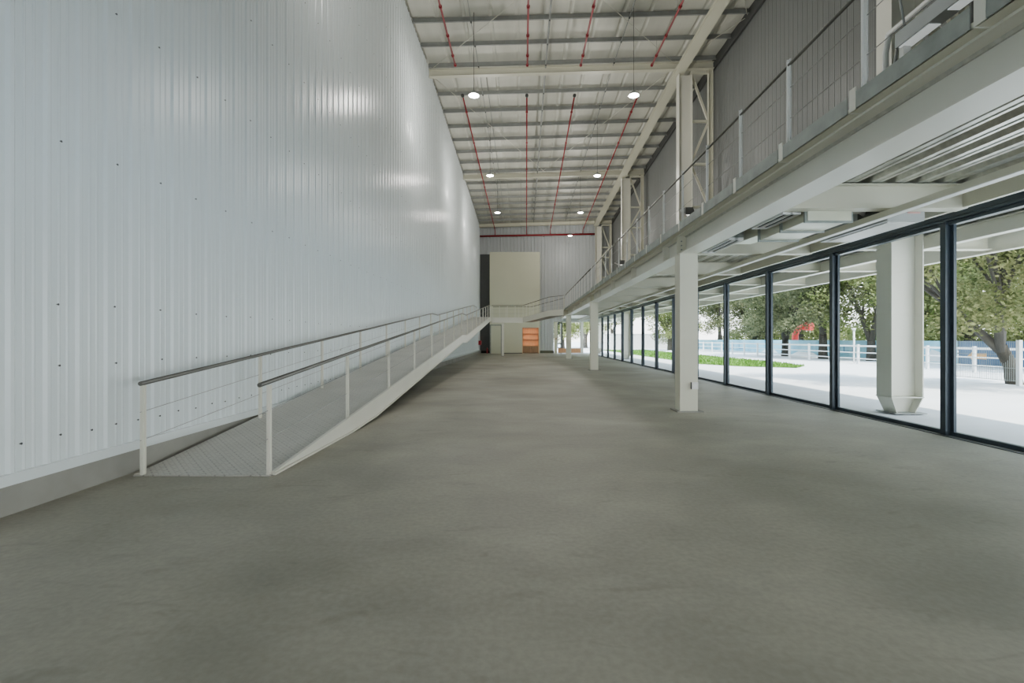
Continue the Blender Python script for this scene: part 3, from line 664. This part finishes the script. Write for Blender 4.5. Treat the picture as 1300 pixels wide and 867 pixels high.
b = MB(); g0, g1 = nx0 + .005, nx1 - .005
b.box(g0, g0 + .05, BY - .02, BY + .5, 0, nz1 - .005); b.box(g1 - .05, g1, BY - .02, BY + .5, 0, nz1 - .005); b.box(g0 + .05, g1 - .05, BY - .02, BY + .5, nz1 - .06, nz1 - .005)
b.build('carcass', M['wood'], bc)
MB().box(g0 + .05, g1 - .05, BY + .48, BY + .5, .1, nz1 - .06).build('back_panel', M['wood'], bc)
for z in (.70, 1.30, 1.86): MB().box(g0 + .05, g1 - .05, BY, BY + .48, z, z + .045).build('shelf', M['wood'], bc)
xm = (g0 + g1) / 2
for a, c in ((g0 + .05, xm - .008), (xm + .008, g1 - .05)):
    d = MB().box(a, c, BY - .01, BY + .012, .06, .69).build('door', M['wood_d'], bc)
    MB().box((c - .07) if c < xm else (a + .05), (c - .05) if c < xm else (a + .07), BY - .03, BY - .01, .42, .54).build('handle', M['dark'], d)
for z in (2.38, 1.83, 1.27):
    ld = bpy.data.lights.new('shelf_strip', 'AREA'); ld.shape = 'RECTANGLE'; ld.size = 1.3; ld.size_y = .05; ld.energy = 5; ld.color = (1, .80, .58)
    lo = bpy.data.objects.new('shelf_strip', ld); C.objects.link(lo); lo.location = (xm, BY + .1, z)
    MB().box(xm - .65, xm + .65, BY + .075, BY + .125, z + .006, z + .02).build('light_strip', M['white'], bc)

# fire fittings in the far left corner
t = thing('hose_cabinet', 'small red fire hose cabinet on the end of the white wall under the ramp', 'fire cabinet', (-3.98, 45.0, .8))
MB().box(XL + .022, XL + .26, 44.3, 44.75, .82, 1.22).build('body', M['red'], t)
MB().box(XL + .26, XL + .268, 44.33, 44.72, .85, 1.19).build('door', M['red'], t)
t = thing('wall_notice', 'white notice plate above the red fire cabinet in the far corner', 'notice', (-4.0, 44.5, 1.3))
MB().box(XL + .03, XL + .05, 44.2, 44.9, 1.3, 1.75).build('board', M['white'], t)
t = thing('fire_extinguisher', 'red fire extinguisher on the floor beside the green block', 'fire extinguisher', (-3.42, 45.2, 0))
MB().lathe((-3.42, 45.2, 0), [(0, 0), (.085, 0), (.09, .03), (.09, .42), (.06, .5), (.025, .53), (.025, .58), (0, .58)], 14).build('cylinder_body', M['red'], t)
MB().box(-3.44, -3.40, 45.1, 45.24, .57, .62).build('valve', M['dark'], t)
MB().tube([(-3.40, 45.15, .58), (-3.32, 45.12, .45), (-3.32, 45.12, .2)], .012, 6).build('hose', M['dark'], t)

# ------------------------------------------------------------------ outdoors
struct(MB().box(XG + .08, 140, -60, 200, -.2, -.02).box(-60, XG + .08, -60, Y0 - .01, -.2, -.02).box(-60, XG + .08, Y1 + .13, 200, -.2, -.02).build('ground', M['pave']))
# lawn with short blades
GP = [(9.8, 26.2), (11.2, 24.0), (13.2, 22.8), (14.6, 24.5), (15.2, 29), (15.4, 60), (9.8, 60)]
def inpoly(x, y):
    c = False; j = len(GP) - 1
    for i in range(len(GP)):
        (xi, yi), (xj, yj) = GP[i], GP[j]
        if (yi > y) != (yj > y) and x < (xj - xi) * (y - yi) / (yj - yi) + xi: c = not c
        j = i
    return c
b = MB(); b.add([(x, y, .0) for x, y in GP], [tuple(range(len(GP)))])
for _ in range(9000):
    x, y = random.uniform(9.8, 15.4), 22.8 + 37 * random.random() ** 1.7
    if not inpoly(x, y): continue
    h = random.uniform(.05, .14); a = random.uniform(0, PI); w = .03; dx, dy = math.cos(a) * w, math.sin(a) * w; lx, ly = random.uniform(-.05, .05), random.uniform(-.05, .05)
    b.add([(x - dx, y - dy, 0), (x + dx, y + dy, 0), (x + lx, y + ly, h)], [(0, 1, 2)])
tag(b.build('grass', M['grassm'], loc=(12, 30, 0)), 'green lawn strip outside the glass', 'grass', kind='stuff')

# white rail fence, one panel per bay
FX = 19.0; fy = 17.6; k_ = 0; first = None
fpos = [17.6 + 2.3 * k for k in range(-1, 17)]
def fence_panel(y, lb):
    t = thing('rail_fence', lb, 'fence', (FX, y, 0), 'white rail fence panels')
    MB().box(FX - .05, FX + .05, y - .05, y + .05, -.02, 1.08).build('post', M['fence'], t)
    for z, q in ((.99, .045), (.62, .025), (.28, .025)): MB().box(FX - .02, FX + .02, y + .05, y + 2.25, z - q, z + q).build('rail', M['fence'], t)
    return t
for i, y in enumerate(fpos):
    fence_panel(y, '%s white rail fence panel outside, counting from the right edge of the glass' % ('seventeenth' if i == 16 else 'eighteenth' if i == 17 else ORD[i]))
# welded mesh fence panel in front of the big tree
t = thing('mesh_fence', 'white welded wire mesh fence panel in front of the leaning tree trunk', 'fence', (14.9, 15, 0))
MB().box(14.86, 14.96, 14.15, 14.25, -.02, 1.36).build('post', M['fence'], t)
MB().box(14.87, 14.95, 16.5, 16.58, -.02, 1.36).build('post', M['fence'], t)
b = MB(); y = 14.3
while y < 16.5: b.box(14.906, 14.914, y - .004, y + .004, .1, 1.33); y += .06
for z in (.12, .5, .9, 1.3): b.box(14.9, 14.92, 14.25, 16.5, z - .006, z + .006)
b.build('wire_mesh', M['galv'], t)
# hoardings
HX = 23.2
t = thing('blue_hoarding', 'navy blue site hoarding with an orange arrow behind the mesh fence', 'hoarding', (HX, 23, 0))
MB().box(HX, HX + .06, 17.0, 25.2, -.02, 1.28).build('panel', M['hoard'], t)
ay = 24.1
MB().add([(HX - .01, y, z) for y, z in ((ay + .55, .52), (ay + .3, .72), (ay + .3, .64), (ay - .45, .66), (ay - .45, .36), (ay + .3, .38), (ay + .3, .32))], [tuple(range(7))]).build('arrow', M['orange'], t)
t = thing('mural_hoarding', 'sky blue painted hoarding with a pale mural behind the white rail fence', 'hoarding', (HX, 40, 0))
MB().box(HX, HX + .06, 25.3, 64, -.02, 1.28).build('panel', M['mural'], t)
b = MB()
for y, w, z0, z1 in ((33.2, 1.0, .45, .9), (34.9, .9, .45, .9), (49.5, 1.3, .3, 1.0), (52, 1.3, .3, 1.0), (28, .5, .25, .6)):
    for q in ((y, y + w, z0, z0 + .08), (y, y + w, z1 - .08, z1), (y, y + .09, z0, z1), (y + w - .09, y + w, z0, z1)): b.box(HX - .012, HX - .002, *q)
b.build('painted_frame', M['mural2'], t)
b = MB()
for y, w, z0, z1 in ((26.0, 1.2, .1, .8), (30.0, 2.2, -.0, .4), (37, 4, 0, .35), (43, 3, .1, .5)):
    b.add([(HX - .008, y, z0), (HX - .008, y + w, z0), (HX - .008, y + w * .7, z1), (HX - .008, y + w * .2, z1 * .8)], [(0, 1, 2, 3)])
b.build('painted_cloud', M['mural3'], t)
# red bent-pipe sculpture
t = thing('red_sculpture', 'red bent pipe sculpture standing among the trees beyond the fence', 'sculpture', (23.9, 41, 0))
MB().tube([(23.9, 41.5, 0), (23.9, 41.5, 1.7), (23.95, 41.4, 2.1), (24.1, 41.1, 2.35), (24.4, 40.5, 2.45)], .26, 14).build('bent_pipe', M['redsc'], t)
MB().tube([(24.35, 40.6, 2.45), (24.55, 40.2, 2.45)], .36, 14).build('flared_mouth', M['redsc'], t)
# pale low wall far away on the left
t = thing('garden_wall', 'pale rendered garden wall far beyond the glass', 'wall', (20, 66, 0))
MB().box(11, 24, 66, 66.3, -.02, 2.0).box(10.9, 24.1, 65.95, 66.35, 2.0, 2.1).build('render', mat('pale_render', (.6, .6, .58), .8), t)
for x, y, lb in ((13.3, 14.6, None),): pass
# lamp posts
for x, y, h, lb in ((19.4, 27.7, 1.9, 'white marker post beside the rail fence left of the outside column'), (19.4, 21.7, 1.75, 'white marker post beside the rail fence right of the outside column')):
    t = thing('marker_post', lb, 'post', (x, y, 0)); MB().tube([(x, y, -.02), (x, y, h)], .05, 8).build('pole', M['fence'], t); MB().lathe((x, y, h), [(0.0, .14), (.08, .1), (.09, 0), (0, 0)], 10).build('cap', M['fence'], t)

# trees ---------------------------------------------------------------
def leaf_cloud(b, blobs, n, size, rnd):
    tot = sum(r ** 2 for *_, r in blobs)
    for (cx, cy, cz, r) in blobs:
        for _ in range(int(n * r * r / tot)):
            th = rnd.uniform(0, 2 * PI); ph = math.acos(rnd.uniform(-1, 1)); rr = r * (rnd.random() ** 0.45)
            p = Vector((cx + rr * math.sin(ph) * math.cos(th), cy + rr * math.sin(ph) * math.sin(th), cz + .75 * rr * math.cos(ph)))
            a = Vector((rnd.gauss(0, 1), rnd.gauss(0, 1), rnd.gauss(0, .6))).normalized(); c = a.cross(Vector((rnd.gauss(0, 1), rnd.gauss(0, 1), rnd.gauss(0, 1)))).normalized()
            s = size * rnd.uniform(.6, 1.3); a = a * s; c = c * s * .5
            b.add([p - a, p + c, p + a, p - c], [(0, 1, 2, 3)])
def make_tree(kind, seed, n=5200, size=.16, H=8.5, R=3.4, lean=0.0, fork=3, base=.28, low=1.3):
    rnd = random.Random(seed); tr = MB(); cr = MB(); blobs = []
    split = rnd.uniform(1.2, 1.8)
    sx = lean * .25
    tr.tube([(0, 0, -.05), (sx * .3, 0, split * .5), (sx, 0, split)], [base * 1.15, base * .95, base * .85], 9)
    for k in range(fork):
        a = 2 * PI * k / fork + rnd.uniform(-.5, .5); rr = R * rnd.uniform(.35, .65)
        e = (sx + math.cos(a) * rr + lean, math.sin(a) * rr, H * rnd.uniform(.6, .8))
        m1 = (sx + math.cos(a) * rr * .35 + lean * .3, math.sin(a) * rr * .35, split + (e[2] - split) * .35)
        m2 = (sx + math.cos(a) * rr * .7 + lean * .7, math.sin(a) * rr * .7, split + (e[2] - split) * .7)
        tr.tube([(sx, 0, split - .15), m1, m2, e], [base * .7, base * .5, base * .34, base * .12], 8)
        for _ in range(3):
            q = (m2[0] + rnd.uniform(-1.6, 1.6), m2[1] + rnd.uniform(-1.6, 1.6), m2[2] + rnd.uniform(-.4, 1.4))
            tr.tube([m1, ((m1[0] + q[0]) / 2, (m1[1] + q[1]) / 2, (m1[2] + q[2]) / 2 + .2), q], [base * .3, base * .2, base * .06], 6); blobs.append((*q, rnd.uniform(.8, 1.3)))
        blobs.append((*e, rnd.uniform(1.2, 1.7)))
    for _ in range(24):
        a = rnd.uniform(0, 2 * PI); rr = R * math.sqrt(rnd.random()); z = low + (H - low) * rnd.random()
        rr *= math.sin(PI * min(1, .25 + .7 * (z - low) / (H - low)))
        blobs.append((lean * (z / H) + rr * math.cos(a), rr * math.sin(a), z, rnd.uniform(.8, 1.5)))
    leaf_cloud(cr, blobs, n, size, rnd)
    return tr, cr
KINDS = [make_tree(0, 3, n=15000, size=.115, low=2.3), make_tree(1, 11, n=16000, size=.115, fork=4, H=7.5), make_tree(2, 23, n=15000, size=.115, fork=2, H=9.5, R=3.8, low=2.4), make_tree(0, 31, n=26000, size=.075, lean=-2.6, fork=3, H=7.0, R=3.6, base=.19, low=1.6)]
protos = {}
def tree(kind, x, y, s, rz_, lb, leaf):
    key = (kind, leaf)
    t = thing('tree', lb, 'tree', (x, y, -.02), 'trees outside the glass')
    if key not in protos:
        tr, cr = KINDS[kind]
        a = MB(); a.__dict__.update(tr.__dict__); o1 = bpy.data.objects.new('trunk', None)
        W[t.name] = Vector((0, 0, 0))
        o1 = a.build('trunk', M['bark'], t); o2 = cr.build('crown', LEAF[leaf], t); protos[key] = (o1.data, o2.data)
    else:
        for nm, me in zip(('trunk', 'crown'), protos[key]):
            o = bpy.data.objects.new(nm, me); C.objects.link(o); o.parent = t
    t.scale = (s, s, s); t.rotation_euler = (0, 0, rz_)
tree(3, 15.35, 14.75, 1.0, 0.25, 'large leaning tree nearest the glass, trunk behind the mesh fence at the right', 0)
tree(1, 25.5, 27.0, 1.05, 1.0, 'bright green tree behind the navy hoarding right of the outside column', 1)
tree(0, 22.4, 30.4, .95, 2.2, 'dark forked tree seen just left of the outside column', 1)
tree(2, 21.2, 33.4, 1.0, .4, 'tall grey green tree with twin trunks right of the red sculpture', 2)
tree(0, 21.3, 38.4, 1.0, 3.6, 'spreading dark tree with forked trunk left of the red sculpture', 2)
tree(1, 30, 34, 1.25, .2, 'tall bright tree deep behind the sculpture and hoarding', 1)
tree(0, 31, 25, 1.3, 4.0, 'tall olive tree deep behind the navy hoarding', 0)
tree(2, 27, 46, 1.1, 2.7, 'grey green tree past the mural hoarding in the middle distance', 2)
tree(1, 24.5, 50, 1.05, 5.2, 'bright tree past the mural hoarding beside the grass strip end', 2)
tree(0, 33, 58, 1.4, 1.2, 'pale distant tree seen through the glass right behind the nearest column', 1)
tree(2, 25, 60, 1.1, .9, 'distant tree right of the pale garden wall', 2)
tree(1, 18, 58, 1.0, .6, 'distant bright tree standing near the pale garden wall', 1)
tree(0, 40, 45, 1.6, 3.0, 'very tall tree at the back of the middle glass panes', 1)
tree(1, 38, 30, 1.5, 1.9, 'very tall tree at the back behind the leaning tree', 0)
tree(2, 24, 20.5, 1.0, 2.0, 'grey green tree directly behind the leaning tree', 0)
tree(1, 5.2, 62, 1.0, 1.1, 'bright tree seen through the window in the end wall', 1)
tree(0, 9.5, 72, 1.2, 2.1, 'dark tree farther off behind the end wall window', 1)
tree(2, 14, 74, 1.3, .3, 'distant tree left of the pale garden wall', 1)
# low hedge
b = MB(); rnd = random.Random(5)
leaf_cloud(b, [(28.6 + rnd.uniform(-.8, .8), y, 1.2 + rnd.uniform(-.3, .8), 1.4) for y in [22 + 1.3 * k for k in range(34)]], 24000, .13, rnd)
tag(b.build('hedge', LEAF[1], loc=(28, 40, 0)), 'low bright hedge behind the hoardings', 'hedge', kind='stuff')

# ------------------------------------------------------------------ light
sc = bpy.context.scene
wd = bpy.data.worlds.new('sky'); sc.world = wd; wd.use_nodes = True
n = wd.node_tree.nodes; l = wd.node_tree.links; bg = n['Background']
tc = n.new('ShaderNodeTexCoord'); sp = n.new('ShaderNodeSeparateXYZ'); l.new(tc.outputs['Generated'], sp.inputs[0])
rp = n.new('ShaderNodeValToRGB'); rp.color_ramp.elements[0].position = 0.0; rp.color_ramp.elements[0].color = (1.0, 1.0, .98, 1)
rp.color_ramp.elements[1].position = .8; rp.color_ramp.elements[1].color = (.55, .76, 1.0, 1)
l.new(sp.outputs['Z'], rp.inputs['Fac']); l.new(rp.outputs['Color'], bg.inputs['Color']); bg.inputs['Strength'].default_value = 6.2
sd = bpy.data.lights.new('sun', 'SUN'); sd.energy = 12.5; sd.angle = .03; sd.color = (1, .96, .88)
so = bpy.data.objects.new('sun', sd); C.objects.link(so); so.rotation_euler = Vector((-.35, .55, -1.15)).to_track_quat('-Z', 'Y').to_euler(); so.location = (20, -20, 40)

cam = bpy.data.cameras.new('camera'); co = bpy.data.objects.new('camera', cam); C.objects.link(co)
co.location = (0, 0, 1.4); co.rotation_euler = (PI / 2, 0, 0)
cam.sensor_width = 36; cam.sensor_fit = 'HORIZONTAL'; cam.lens = 600 / 1300 * 36
cam.shift_x = -14 / 1300; cam.shift_y = -3.5 / 1300; cam.clip_start = .05; cam.clip_end = 500
sc.camera = co
sc.view_settings.view_transform = 'AgX'
sc.view_settings.look = 'None'
sc.view_settings.exposure = 0.08
sc.cycles.max_bounces = 10; sc.cycles.diffuse_bounces = 6; sc.cycles.transparent_max_bounces = 24; sc.cycles.sample_clamp_indirect = 8
